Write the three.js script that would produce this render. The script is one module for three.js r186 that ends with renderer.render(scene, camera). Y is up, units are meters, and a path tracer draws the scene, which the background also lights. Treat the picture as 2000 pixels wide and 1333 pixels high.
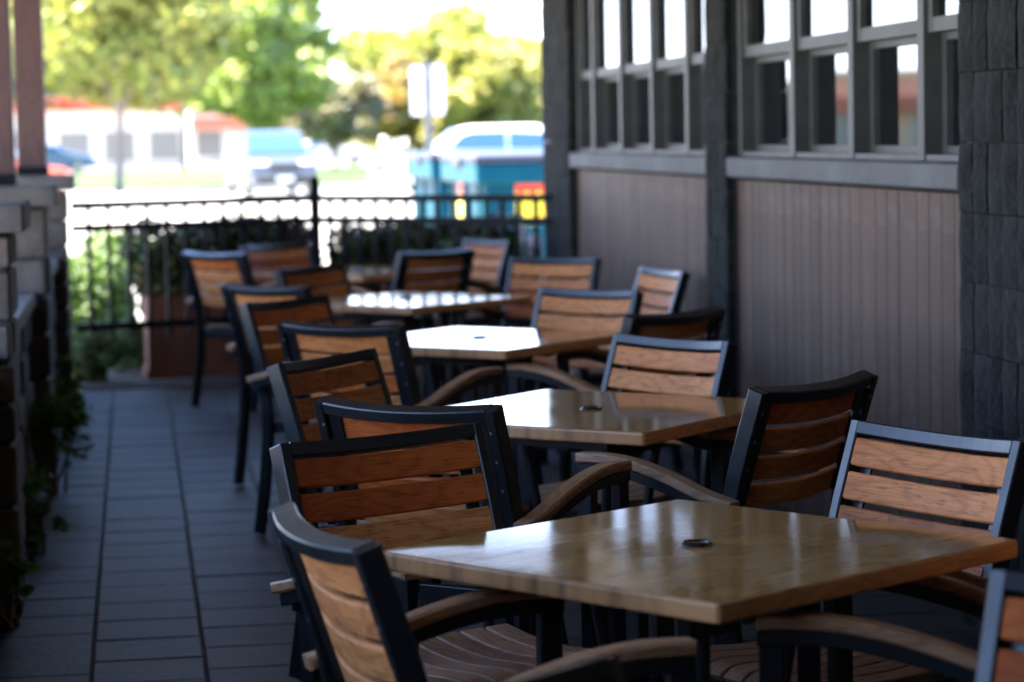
import * as THREE from 'three';
import { RoundedBoxGeometry } from 'three/addons/geometries/RoundedBoxGeometry.js';
import { mergeGeometries } from 'three/addons/utils/BufferGeometryUtils.js';

// ---------------------------------------------------------------- camera, sky, sun, exposure
const scene = new THREE.Scene();
const camera = new THREE.PerspectiveCamera(15.18, 1024 / 682, 0.05, 900);
camera.position.set(0, 1.476, 0);
camera.rotation.order = 'YXZ';
camera.rotation.set(-0.081, -0.145, -0.02);
camera.focus = 5.5;
camera.userData.fStop = 3.4;
camera.filmGauge = 35;

const SUN = new THREE.Vector3(-0.40, 0.90, -0.25).normalize();
{
  const w = 512, h = 256, d = new Float32Array(w * h * 4);
  const v = new THREE.Vector3();
  for (let j = 0; j < h; j++) for (let i = 0; i < w; i++) {
    const el = ((j + 0.5) / h - 0.5) * Math.PI, az = ((i + 0.5) / w - 0.5) * Math.PI * 2;
    v.set(Math.cos(el) * Math.cos(az), Math.sin(el), Math.cos(el) * Math.sin(az));
    const t = Math.max(0, Math.sin(el));
    const hz = Math.exp(-t * 8.5);
    const sunGlow = Math.pow(Math.max(0, v.dot(SUN)), 6) * 0.16;
    const o = (j * w + i) * 4;
    d[o] = 0.075 + 0.46 * hz + sunGlow;
    d[o + 1] = 0.152 + 0.43 * hz + sunGlow * 0.98;
    d[o + 2] = 0.335 + 0.28 * hz + sunGlow * 0.9;
    d[o + 3] = 1;
  }
  const sky = new THREE.DataTexture(d, w, h, THREE.RGBAFormat, THREE.FloatType);
  sky.mapping = THREE.EquirectangularReflectionMapping;
  sky.magFilter = sky.minFilter = THREE.LinearFilter;
  sky.needsUpdate = true;
  scene.background = sky;
  scene.environment = sky;
}
const sun = new THREE.DirectionalLight(0xfff1dc, 4.3);
sun.position.copy(SUN).multiplyScalar(60);
sun.target.position.set(0, 0, -14);
sun.castShadow = true;
sun.shadow.mapSize.set(2048, 2048);
Object.assign(sun.shadow.camera, { left: -60, right: 60, top: 90, bottom: -90, near: 1, far: 260 });
scene.add(sun, sun.target);

const renderer = new THREE.WebGLRenderer({ antialias: true });
renderer.setSize(1024, 682);
renderer.toneMapping = THREE.LinearToneMapping;
renderer.toneMappingExposure = 15.5;
renderer.shadowMap.enabled = true;

// ---------------------------------------------------------------- helpers
let seed = 12345;
const rnd = () => { seed = (seed * 1664525 + 1013904223) >>> 0; return seed / 4294967296; };
const rr = (a, b) => a + (b - a) * rnd();
const pick = (a) => a[Math.floor(rnd() * a.length) % a.length];
const used = {};
function numbered(n) { const k = used[n] = (used[n] ?? -1) + 1; return k ? `${n}_${String(k).padStart(3, '0')}` : n; }
function mesh(name, g, m, parent) {
  const o = new THREE.Mesh(Array.isArray(g) ? merge(g) : g, m);
  o.name = parent ? name : numbered(name); o.castShadow = o.receiveShadow = true;
  (parent || scene).add(o); return o;
}
function merge(list) {
  const a = list.map((g) => { g = g.index ? g.toNonIndexed() : g.clone(); for (const k of Object.keys(g.attributes)) if (!['position', 'normal', 'uv', 'color'].includes(k)) g.deleteAttribute(k); return g; });
  return mergeGeometries(a, false);
}
function tag(o, label, category, group, kind) { Object.assign(o.userData, label ? { label } : {}, category ? { category } : {}, group ? { group } : {}, kind ? { kind } : {}); return o; }
function thing(name, label, category, pos = [0, 0, 0], turn = 0, group) {
  const o = new THREE.Group(); o.name = numbered(name); o.position.set(...pos); o.rotation.y = turn; scene.add(o);
  return tag(o, label, category, group);
}
function sub(name, parent) { const o = new THREE.Group(); o.name = name; parent.add(o); return o; }
function structure(name, g, m) { const o = mesh(name, g, m); o.userData.kind = 'structure'; return o; }

// value noise
const PERM = new Uint8Array(512); { const p = [...Array(256).keys()]; for (let i = 255; i > 0; i--) { const j = Math.floor(rnd() * (i + 1)); [p[i], p[j]] = [p[j], p[i]]; } for (let i = 0; i < 512; i++) PERM[i] = p[i & 255]; }
const sm = (t) => t * t * (3 - 2 * t);
function vnoise(x, y, px = 256, py = 256) {
  const xi = Math.floor(x), yi = Math.floor(y), fx = sm(x - xi), fy = sm(y - yi);
  const w = (a, n) => ((a % n) + n) % n;
  const h = (a, b) => PERM[PERM[w(a, px) & 255] + (w(b, py) & 255)] / 255;
  const a = h(xi, yi), b = h(xi + 1, yi), c = h(xi, yi + 1), d = h(xi + 1, yi + 1);
  return a + (b - a) * fx + (c - a) * fy + (a - b - c + d) * fx * fy;
}
function fbm(x, y, o = 4, px = 256, py = 256) { let s = 0, a = 0.5, t = 0; for (let i = 0; i < o; i++) { s += a * vnoise(x, y, px, py); t += a; a *= 0.5; x *= 2; y *= 2; px *= 2; py *= 2; } return s / t; }
const toS = (v) => { v = Math.min(1, Math.max(0, v)); return Math.round(255 * (v <= 0.0031308 ? 12.92 * v : 1.055 * Math.pow(v, 1 / 2.4) - 0.055)); };
function tex(w, h, fn, srgb = true) {   // fn(u,v) -> linear [r,g,b] (or a grey value)
  const d = new Uint8Array(w * h * 4);
  for (let j = 0; j < h; j++) for (let i = 0; i < w; i++) {
    const c = fn(i / w, j / h), o = (j * w + i) * 4;
    for (let k = 0; k < 3; k++) { const x = Array.isArray(c) ? c[k] : c; d[o + k] = srgb ? toS(x) : Math.round(255 * Math.min(1, Math.max(0, x))); }
    d[o + 3] = 255;
  }
  const t = new THREE.DataTexture(d, w, h, THREE.RGBAFormat);
  t.wrapS = t.wrapT = THREE.RepeatWrapping; t.magFilter = THREE.LinearFilter; t.minFilter = THREE.LinearMipmapLinearFilter; t.generateMipmaps = true;
  if (srgb) t.colorSpace = THREE.SRGBColorSpace; t.needsUpdate = true; return t;
}
const mix = (a, b, t) => a.map((x, i) => x + (b[i] - x) * t);
const L = (r, g, b) => new THREE.Color().setRGB(r, g, b);
const MATT = (o) => new THREE.MeshPhysicalMaterial({ specularIntensity: 0.4, ...o });
const STD = (o) => new THREE.MeshStandardMaterial(o);

// ---------------------------------------------------------------- materials
// wood: u runs along the grain; one texture tile = `len` metres
function woodTex(light, dark, k, streak) {
  return tex(512, 256, (u, v) => {
    const warp = fbm(u * 3 + k * 7.3, v * 5 + k, 3, 256, 256) * 2.2 + 0.5 * Math.sin(u * 6.283 * 2 + k * 3);
    const ring = 0.5 + 0.5 * Math.sin((v * 9 + warp * 1.5) * 6.283 * 0.9);
    const fine = fbm(u * 10 + k * 11, v * 150, 2, 256, 256);
    const patch = fbm(u * 4 + k * 3, v * 3 + k * 5, 3);
    let t = 0.33 * Math.pow(ring, 2.4) + 0.62 * fine + 0.55 * patch - 0.38;
    const c = mix(light, dark, Math.min(1, Math.max(0, t)));
    const pore = fbm(u * 18 + k * 5, v * 170, 1) > 0.84 - streak ? 0.6 : 1;
    return c.map((x) => x * pore);
  });
}
const teakMaps = [woodTex([0.66, 0.245, 0.066], [0.29, 0.076, 0.015], 1, 0.0), woodTex([0.64, 0.165, 0.033], [0.28, 0.052, 0.009], 2.6, 0.02), woodTex([0.72, 0.275, 0.082], [0.33, 0.095, 0.022], 4.1, 0.04)];
const TINT = [[1, 1, 1], [0.80, 0.70, 0.62], [1.05, 0.98, 0.95], [0.92, 0.90, 0.95], [1.1, 1.10, 1.10]];
const TEAK = []; for (const m of teakMaps) for (const t of TINT) TEAK.push(new THREE.MeshPhysicalMaterial({ map: m, color: L(...t.map((x) => Math.min(1, x * 0.95))), roughness: 0.58, specularIntensity: 0.55, bumpMap: m, bumpScale: 0.0006 }));
const armMap = woodTex([0.46, 0.29, 0.165], [0.18, 0.085, 0.038], 6.2, 0.06);
const ARM = [STD({ map: armMap, color: L(0.95, 0.9, 0.85), roughness: 0.62, bumpMap: armMap, bumpScale: 0.0012 }), STD({ map: armMap, color: L(1, 0.82, 0.68), roughness: 0.55, bumpMap: armMap, bumpScale: 0.0008 })];
const SEAT = [0.62, 0.78, 0.92].map((k) => STD({ map: armMap, color: L(k, k * 0.86, k * 0.78), roughness: 0.6, bumpMap: armMap, bumpScale: 0.001 }));
const frameRough = tex(128, 128, (u, v) => 0.29 + 0.16 * fbm(u * 8, v * 8, 4, 8, 8), false);
const FRAME = new THREE.MeshPhysicalMaterial({ color: L(0.008, 0.0095, 0.0115), roughness: 1, roughnessMap: frameRough, metalness: 0.0, ior: 1.6, specularIntensity: 0.85 });
const FRAMEB = new THREE.MeshPhysicalMaterial({ color: L(0.015, 0.016, 0.018), roughness: 0.45, ior: 1.5 });
const SCREW = STD({ color: L(0.5, 0.5, 0.5), roughness: 0.35, metalness: 0.9 });
const GLIDE = STD({ color: L(0.02, 0.02, 0.02), roughness: 0.7 });
const topMap = tex(1024, 1024, (u, v) => {
  const warp = fbm(u * 3, v * 4 + 9, 3) * 1.6;
  const ring = 0.5 + 0.5 * Math.sin((v * 12 + warp * 3) * 6.283);
  const fine = fbm(u * 14, v * 220, 2);
  const patch = fbm(u * 5 + 3, v * 9, 3);
  let c = mix([0.50, 0.245, 0.064], [0.25, 0.104, 0.024], Math.min(1, Math.max(0, 0.3 * ring + 0.55 * fine + 0.55 * patch - 0.32)));
  let kn = 0; for (const [a, b, r] of [[0.28, 0.3, 0.02], [0.62, 0.7, 0.016], [0.75, 0.22, 0.014], [0.4, 0.82, 0.018], [0.52, 0.47, 0.012]]) { const dx = (u - a) / 2.2, dy = v - b; kn = Math.max(kn, Math.exp(-(dx * dx + dy * dy) / (r * r) * 1.5)); }
  return mix(c, [0.05, 0.028, 0.012], kn * 0.75);
});
const topBump = tex(256, 256, (u, v) => 0.5 * fbm(u * 6, v * 50, 3) + 0.5 * fbm(u * 20, v * 20, 2), false);
const topRough = tex(512, 512, (u, v) => 0.045 + 0.10 * Math.pow(fbm(u * 7, v * 7 + 3, 4), 2), false);
const TOP = new THREE.MeshPhysicalMaterial({ map: topMap, roughness: 1, roughnessMap: topRough, ior: 1.5, bumpMap: topBump, bumpScale: 0.00004 });
const edgeMap = woodTex([0.68, 0.34, 0.125], [0.38, 0.155, 0.045], 8.4, 0.0);
const EDGE = STD({ map: edgeMap, roughness: 0.42 });
const edgeEnd = tex(512, 64, (u, v) => { const s = fbm(u * 60, v * 3, 3), p = fbm(u * 7 + 4, v * 1.2, 2); let c = mix([0.46, 0.225, 0.085], [0.22, 0.09, 0.03], Math.min(1, Math.max(0, s * 0.9 + p * 0.6 - 0.45))); for (const a of [0.1, 0.27, 0.49, 0.56]) { const q = Math.exp(-Math.pow((u - a - 0.01 * Math.sin(v * 5)) / 0.012, 2)); c = mix(c, [0.06, 0.03, 0.014], q * 0.6); } return c; });
const EDGE2 = STD({ map: edgeEnd, roughness: 0.36 });
const CHROME = STD({ color: L(0.6, 0.6, 0.62), metalness: 1, roughness: 0.15 });
const BLACKP = STD({ color: L(0.012, 0.012, 0.013), roughness: 0.25 });
const stoneTex = (a, b, k, s = 6) => tex(256, 256, (u, v) => { const n = fbm(u * s + k, v * s + k, 5), g = fbm(u * 60, v * 60, 2); return mix(a, b, Math.min(1, Math.max(0, n * 1.5 - 0.35 + (g - 0.5) * 0.5))); });
const speck = tex(256, 256, (u, v) => fbm(u * 24, v * 24, 4, 24, 24), false);
const grit = tex(512, 512, (u, v) => 0.6 * fbm(u * 70, v * 70, 3) + 0.4 * fbm(u * 18, v * 18, 3), false);
const PAVER = [[[0.050, 0.048, 0.052], [0.027, 0.026, 0.028]], [[0.056, 0.045, 0.044], [0.030, 0.024, 0.023]], [[0.045, 0.047, 0.054], [0.024, 0.025, 0.029]], [[0.066, 0.046, 0.041], [0.036, 0.025, 0.022]], [[0.053, 0.05, 0.051], [0.03, 0.028, 0.028]]]
  .flatMap(([a, b], i) => [0.52, 0.64].map((k) => MATT({ specularIntensity: 0.55, map: stoneTex(a.map((x) => x * k), b.map((x) => x * k * 0.85), i * 3.3 + k), roughness: 0.6, bumpMap: grit, bumpScale: 0.003 })));
const JOINT = STD({ map: stoneTex([0.025, 0.023, 0.02], [0.013, 0.012, 0.011], 2), roughness: 0.95 });
const STONE = [[[0.105, 0.088, 0.072], [0.042, 0.035, 0.028]], [[0.082, 0.072, 0.062], [0.036, 0.031, 0.027]], [[0.13, 0.11, 0.088], [0.06, 0.049, 0.038]], [[0.064, 0.056, 0.049], [0.029, 0.026, 0.023]]]
  .map(([a, b], i) => STD({ map: stoneTex(a, b, i * 5.1 + 1), roughness: 0.9, bumpMap: speck, bumpScale: 0.006 }));
const CAP = STD({ map: stoneTex([0.098, 0.091, 0.083], [0.062, 0.057, 0.051], 7), roughness: 0.85, bumpMap: speck, bumpScale: 0.002 });
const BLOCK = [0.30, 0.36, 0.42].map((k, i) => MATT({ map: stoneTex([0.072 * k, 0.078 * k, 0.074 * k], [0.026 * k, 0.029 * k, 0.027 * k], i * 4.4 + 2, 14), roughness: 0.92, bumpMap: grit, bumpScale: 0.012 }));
const MORTAR = STD({ map: stoneTex([0.055, 0.058, 0.054], [0.033, 0.035, 0.033], 3), roughness: 0.95 });
const SILL = STD({ map: stoneTex([0.118, 0.12, 0.118], [0.072, 0.073, 0.072], 5), roughness: 0.75, bumpMap: speck, bumpScale: 0.0015 });
const boardMap = tex(512, 512, (u, v) => { const n = fbm(u * 60, v * 3, 3), p = fbm(u * 5, v * 4, 5), g = fbm(u * 150, v * 150, 2), sc = fbm(u * 9 + 40, v * 14 + 11, 3); let c = mix([0.108, 0.062, 0.040], [0.062, 0.034, 0.021], Math.min(1, Math.max(0, 0.5 * n + 0.9 * p - 0.32 + (g - 0.5) * 0.3))); if (sc > 0.66) c = mix(c, [0.15, 0.122, 0.102], Math.min(0.55, (sc - 0.66) * 6) * g); return c; });
const BOARD = [[1, 1, 1], [0.88, 0.87, 0.86], [1.0, 0.97, 0.95], [0.80, 0.79, 0.80], [0.94, 0.95, 0.97]].map((t) => MATT({ map: boardMap, color: L(...t), roughness: 0.62, bumpMap: boardMap, bumpScale: 0.001 }));
const DARKGAP = STD({ color: L(0.05, 0.037, 0.032), roughness: 0.9 });
const WFRAME = MATT({ map: stoneTex([0.092, 0.094, 0.087], [0.064, 0.066, 0.061], 4, 12), roughness: 0.55 });
const GLASS = new THREE.MeshPhysicalMaterial({ color: L(0.006, 0.007, 0.008), roughness: 0.03, ior: 1.85 });
const WALLP = STD({ map: stoneTex([0.24, 0.235, 0.22], [0.19, 0.185, 0.175], 6), roughness: 0.8 });
const SOFFIT = STD({ color: L(0.07, 0.055, 0.045), roughness: 0.8 });
const postMap = woodTex([0.088, 0.040, 0.032], [0.048, 0.021, 0.017], 3.3, 0.0);
const POST = STD({ map: postMap, roughness: 0.65 });
const IRON = new THREE.MeshPhysicalMaterial({ color: L(0.007, 0.0075, 0.008), roughness: 0.65, specularIntensity: 0.35 });
const planterMap = woodTex([0.20, 0.066, 0.03], [0.09, 0.027, 0.012], 5.7, 0.0);
const PLANTER = [STD({ map: planterMap, roughness: 0.7 }), STD({ map: planterMap, color: L(0.82, 0.8, 0.78), roughness: 0.7 }), STD({ map: planterMap, color: L(0.92, 0.85, 0.82), roughness: 0.7 })];
const SOIL = STD({ map: stoneTex([0.05, 0.036, 0.026], [0.02, 0.015, 0.011], 8, 20), roughness: 1 });
const LEAF = new THREE.MeshPhysicalMaterial({ vertexColors: true, color: L(1, 1, 1), roughness: 0.75, transmission: 0.55, thickness: 0, side: THREE.DoubleSide });
const LEAFG = new THREE.MeshPhysicalMaterial({ vertexColors: true, color: L(1, 1, 1), roughness: 0.45, side: THREE.DoubleSide });
const BARK = STD({ map: stoneTex([0.26, 0.22, 0.18], [0.13, 0.105, 0.085], 9, 14), roughness: 0.95 });

// ---------------------------------------------------------------- geometry helpers
function box(w, h, d, x = 0, y = 0, z = 0, r = 0) {
  const g = r ? new RoundedBoxGeometry(w, h, d, 2, r) : new THREE.BoxGeometry(w, h, d);
  if (!r) metreUV(g, w, h, d);
  g.translate(x, y, z); return g;
}
function metreUV(g, w, h, d) {
  const u = g.attributes.uv, s = [[d, h], [d, h], [w, d], [w, d], [w, h], [w, h]];
  for (let i = 0; i < u.count; i++) { const f = s[Math.floor(i / 4)]; u.setXY(i, u.getX(i) * f[0], u.getY(i) * f[1]); }
}
function worldUV(g, su = 1, sv = su, ou = 0, ov = 0, along = 'x') {   // uv from positions by dominant normal, u along `along`
  const p = g.attributes.position, n = g.attributes.normal, a = new Float32Array(p.count * 2);
  for (let i = 0; i < p.count; i++) {
    const c = { x: p.getX(i), y: p.getY(i), z: p.getZ(i) };
    const ax = Math.abs(n.getX(i)), ay = Math.abs(n.getY(i)), az = Math.abs(n.getZ(i));
    const dom = ax > ay && ax > az ? 'x' : ay > az ? 'y' : 'z';
    const rest = ['x', 'y', 'z'].filter((k) => k !== along && k !== dom);
    a[i * 2] = (dom === along ? c[rest[1]] : c[along]) * su + ou; a[i * 2 + 1] = c[rest[0]] * sv + ov;
  }
  g.setAttribute('uv', new THREE.BufferAttribute(a, 2)); return g;
}
// box with all long edges chamfered on its top (y+) face; 18+ triangles
function slabGeo(w, h, d, c) {
  const x = w / 2, z = d / 2, v = [], idx = [];
  const lo = [[-x, 0, -z], [x, 0, -z], [x, 0, z], [-x, 0, z]], mid = lo.map(([a, , b]) => [a, h - c, b]), top = [[-x + c, h, -z + c], [x - c, h, -z + c], [x - c, h, z - c], [-x + c, h, z - c]];
  const quad = (a, b, e, f) => { for (const q of [a, b, e, a, e, f]) v.push(...q); };
  quad(top[0], top[3], top[2], top[1]);
  for (let i = 0; i < 4; i++) { const j = (i + 1) % 4; quad(lo[i], mid[i], mid[j], lo[j]); quad(mid[i], top[i], top[j], mid[j]); }
  const g = new THREE.BufferGeometry(); g.setAttribute('position', new THREE.Float32BufferAttribute(v, 3)); g.computeVertexNormals();
  return worldUV(g, 1);
}
// offset a polyline [[a,b],...] sideways to a closed outline of thickness t
function ribbon(pts, t) {
  const up = [], dn = [];
  for (let i = 0; i < pts.length; i++) {
    const a = pts[Math.max(0, i - 1)], b = pts[Math.min(pts.length - 1, i + 1)];
    let dx = b[0] - a[0], dy = b[1] - a[1]; const l = Math.hypot(dx, dy); dx /= l; dy /= l;
    up.push([pts[i][0] - dy * t / 2, pts[i][1] + dx * t / 2]); dn.push([pts[i][0] + dy * t / 2, pts[i][1] - dx * t / 2]);
  }
  return [...up, ...dn.reverse()];
}
function smoothLine(pts, n) { const c = new THREE.CatmullRomCurve3(pts.map(([a, b]) => new THREE.Vector3(a, b, 0)), false, 'centripetal'); return c.getPoints(n).map((p) => [p.x, p.y]); }
function extrude(poly, depth, bevel = 0.002) {
  const s = new THREE.Shape(poly.map(([a, b]) => new THREE.Vector2(a, b)));
  const g = new THREE.ExtrudeGeometry(s, { depth: depth - 2 * bevel, bevelEnabled: bevel > 0, bevelThickness: bevel, bevelSize: bevel, bevelOffset: -bevel, bevelSegments: 1, steps: 1, curveSegments: 4 });
  g.translate(0, 0, bevel - depth / 2); return g;   // centred on z
}
// outline given in (z,y), thickness along x
function sideShape(poly, depth, x, bevel) { const g = extrude(poly, depth, bevel); g.rotateY(-Math.PI / 2); g.translate(x, 0, 0); return g; }
function tube(a, b, r, n = 8, r2 = r) {
  const A = new THREE.Vector3(...a), B = new THREE.Vector3(...b), d = B.clone().sub(A);
  const g = new THREE.CylinderGeometry(r2, r, d.length(), n, 1);
  g.applyQuaternion(new THREE.Quaternion().setFromUnitVectors(new THREE.Vector3(0, 1, 0), d.normalize()));
  g.translate((A.x + B.x) / 2, (A.y + B.y) / 2, (A.z + B.z) / 2); return g;
}

// ================================================================ SETTING
structure('ground', worldUV(new THREE.PlaneGeometry(900, 900).rotateX(-Math.PI / 2).translate(0, -0.06, -200), 0.3), STD({ map: stoneTex([0.26, 0.25, 0.235], [0.18, 0.175, 0.165], 4, 8), roughness: 0.9 }));
structure('grass_strip', worldUV(box(90, 0.1, 46, 0, 0, -105), 0.5), STD({ map: stoneTex([0.034, 0.072, 0.009], [0.022, 0.05, 0.006], 3, 30), roughness: 1 }));
structure('road', worldUV(box(160, 0.02, 18, 0, -0.04, -66), 0.2), STD({ map: stoneTex([0.27, 0.265, 0.26], [0.2, 0.2, 0.195], 6, 10), roughness: 0.9 }));
structure('garden_bed', worldUV(box(4.2, 0.06, 2.6, 0.2, -0.02, -16.68), 1), SOIL);
// patio floor: bedding sheet with pavers as pieces
const patio = structure('patio_floor', worldUV(box(3.1, 0.05, 24.6, 0.98, -0.028, -3.75), 1), JOINT);
{
  const P = 0.3175, gap = 0.007;
  const geos = [0, 1, 2, 3].map((k) => { const g = slabGeo(P - gap, 0.03, 0.305 - gap, 0.004); worldUV(g, 1, 1, k * 0.23, k * 0.37); return g; });
  const far = [], x0 = -0.161 - P;
  for (let c = 0; c < 9; c++) {
    const off = c % 2 ? 0.152 : 0.02;
    for (let r = 0; r < 78; r++) {
      const x = x0 + P * (c + 0.5), z = -15.83 + off + 0.305 * r, dy = rr(-0.0015, 0.0015), g = pick(geos), m = z < -12.6 ? pick([PAVER[2], PAVER[3], PAVER[6], PAVER[7], PAVER[9]]) : pick(PAVER);
      if (r < 33) {
        const o = mesh('paver', g, m, patio); o.position.set(x, -0.03 + dy, z); o.rotation.set(rr(-0.004, 0.004), rr(-0.006, 0.006), rr(-0.004, 0.004));
      } else { const q = g.clone(); q.translate(x, -0.03 + dy, z); far.push(q); }
    }
  }
  const rest = mesh('paver_field', far, PAVER[0], patio); rest.userData.kind = 'stuff';
}
// concrete edge between pavers and planters
{ const k = structure('kerb', worldUV(box(1.7, 0.05, 0.1, 0, 0, 0, 0.008), 1), CAP); k.position.set(0.36, -0.004, -15.72); k.rotation.y = 0.32; }

// ---------------------------------------------------------------- the restaurant building on the right
const PX = 2.40, WX = 2.455, FX = 2.46;            // pilaster face, wainscot face, window frame face
const bld = thing('restaurant_building', 'dark restaurant building with grey ribbed block pilasters, brown board wainscot and windows', 'building', [0, 0, 0]);
const roofY = 2.78;
mesh('wall_core', worldUV(box(0.6, roofY, 24.1, 3.06, roofY / 2, -3.05), 1), WALLP, bld);
// rough faced rib pieces
function ribBlock(w, h, d, sd) {     // front face towards -x, roughened
  const g = new THREE.BoxGeometry(d, h, w, 1, 4, 3); const p = g.attributes.position;
  for (let i = 0; i < p.count; i++) if (p.getX(i) < 0) {
    const y = p.getY(i), z = p.getZ(i), e = Math.abs(z) > w / 2 - 1e-4 ? 0.012 : 0, e2 = Math.abs(y) > h / 2 - 1e-4 ? 0.003 : 0;
    p.setX(i, p.getX(i) + e + e2 + (vnoise(y * 26 + sd * 9, z * 30 + sd * 5) - 0.5) * 0.005);
  }
  g.computeVertexNormals(); return worldUV(g, 1, 1, sd * 0.3, sd * 0.17);
}
const ribVars = [0, 1, 2, 3, 4].map((k) => ribBlock(0.118, 0.2005, 0.06, k));
function pilaster(z0, z1) {           // z0 far, z1 near
  const p = sub('pilaster', bld);
  mesh('core', box(0.36, roofY, z1 - z0, PX + 0.045 + 0.18, roofY / 2, (z0 + z1) / 2), MORTAR, p);
  const n = Math.round((z1 - z0) / 0.122), w = (z1 - z0) / n;
  for (let r = 0; r < 13; r++) for (let k = 0; k < n; k++) {
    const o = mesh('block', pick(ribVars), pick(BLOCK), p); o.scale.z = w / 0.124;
    o.position.set(PX + 0.03 + rr(-0.003, 0.003), 0.1 + r * 0.2035, z0 + w * (k + 0.5));
  }
  // near end face: smooth dark block courses
  for (let r = 0; r < 13; r++) { const o = mesh('end_block', box(0.2, 0.196, 0.012, PX + 0.15, 0.1 + r * 0.2035, z1 + 0.006), pick(BLOCK), p); }
}
pilaster(-15.06, -14.15); pilaster(-10.69, -10.31); pilaster(-7.31, -6.55); pilaster(-4.0, -3.5); pilaster(-0.7, -0.2); pilaster(2.7, 3.2);
const boardVars = {};
function bay(z0, z1, mull) {
  // wainscot boards
  const w = sub('wainscot', bld);
  mesh('backing', box(0.3, 1.27, z1 - z0, WX + 0.165, 0.635, (z0 + z1) / 2), DARKGAP, w);
  let z = z0;
  while (z < z1 - 0.01) {
    let bw = rnd() < 0.2 ? 0.19 : 0.13; bw += rr(-0.006, 0.006); if (z + bw > z1 - 0.05) bw = z1 - z;
    const key = bw.toFixed(2); const g = boardVars[key + (rnd() < 0.5)] ??= worldUV(box(0.018, 1.262, +key - 0.005, 0, 0, 0, 0.004), 2, 1, rnd(), rnd(), 'z');
    const o = mesh('board', g, pick(BOARD), w); o.scale.z = bw / +key; o.position.set(WX + 0.009 + rr(-0.001, 0.001), 0.637, z + bw / 2); z += bw;
  }
  const s = mesh('sill', worldUV(new RoundedBoxGeometry(0.24, 0.084, z1 - z0 - 0.004, 2, 0.012).translate(PX + 0.008 + 0.12, 1.320, (z0 + z1) / 2), 1), SILL, bld);
  mesh('header', worldUV(box(0.3, 0.5, z1 - z0, FX + 0.16, roofY - 0.25, (z0 + z1) / 2), 1), WALLP, bld);
  // windows
  const y0 = 1.363, y1 = roofY - 0.5, ym = 1.765, edges = [z0, ...mull, z1];
  for (let i = 0; i + 1 < edges.length; i++) {
    const a = edges[i], b = edges[i + 1], wd = sub('window', bld), c = (a + b) / 2, m = 0.034;
    mesh('mullion', worldUV(box(0.2, y1 - y0, m * 2, FX + 0.1, (y0 + y1) / 2, a + (i ? 0 : m), 0.004), 1), WFRAME, wd);
    if (i + 2 === edges.length) mesh('mullion', worldUV(box(0.2, y1 - y0, m * 2, FX + 0.1, (y0 + y1) / 2, b - m, 0.004), 1), WFRAME, wd);
    const la = a + (i ? m : 2 * m) + 0.001, lb = b - (i + 2 === edges.length ? 2 * m : m) - 0.001, ww = lb - la, cc = (la + lb) / 2;
    // upper sash (outer), lower sash (inner)
    for (const [nm, xs, ya, yb] of [['upper_sash', FX + 0.015, ym, y1 - 0.001], ['lower_sash', FX + 0.06, y0 + 0.001, ym + 0.02]]) {
      const t = 0.042, st = 0.045;
      mesh(nm, [box(t, yb - ya, st, xs + t / 2, (ya + yb) / 2, la + st / 2), box(t, yb - ya, st, xs + t / 2, (ya + yb) / 2, lb - st / 2), box(t - 0.002, st, ww - 2 * st, xs + t / 2, ya + st / 2, cc), box(t - 0.002, st, ww - 2 * st, xs + t / 2, yb - st / 2, cc)], WFRAME, wd);
      mesh('glass_pane', box(0.006, yb - ya - 2 * st + 0.01, ww - 2 * st + 0.01, xs + t * 0.6, (ya + yb) / 2, cc), GLASS, wd);
    }
    mesh('stop_bead', box(0.03, 0.02, ww, FX + 0.02, y0 + 0.01, cc), WFRAME, wd);
  }
}
bay(-14.15, -10.69, [-13.66, -12.87, -12.08, -11.29]);
bay(-10.31, -7.31, [-9.43, -8.63, -7.83]);
bay(-6.55, -4.0, [-6.1, -5.4, -4.7]); bay(-3.5, -0.7, [-2.9, -2.15, -1.4]); bay(-0.2, 2.7, [0.5, 1.25, 2.0]);
// roof over the patio, carried by the posts on the left
mesh('canopy_roof', worldUV(box(6.3, 0.2, 27.3, 1.55, roofY + 0.1, -3.45), 1), SOFFIT, bld);
for (let i = 0; i < 22; i++) mesh('rafter', box(4.0, 0.12, 0.05, 0.38, roofY - 0.06, -15.9 + i * 1.2), SOFFIT, bld);
mesh('roof_beam', worldUV(box(0.14, 0.2, 26.2, -0.62, roofY - 0.22, -3.0), 1), POST, bld);

// the building turns the corner behind the viewer and closes the near end of the patio
mesh('rear_wing', worldUV(merge([box(4.2, roofY - 0.002, 0.3, 0.6, roofY / 2, 1.2), box(0.3, roofY - 0.004, 2.6, -1.3, roofY / 2, -0.26)]), 1), WALLP, bld);

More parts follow.
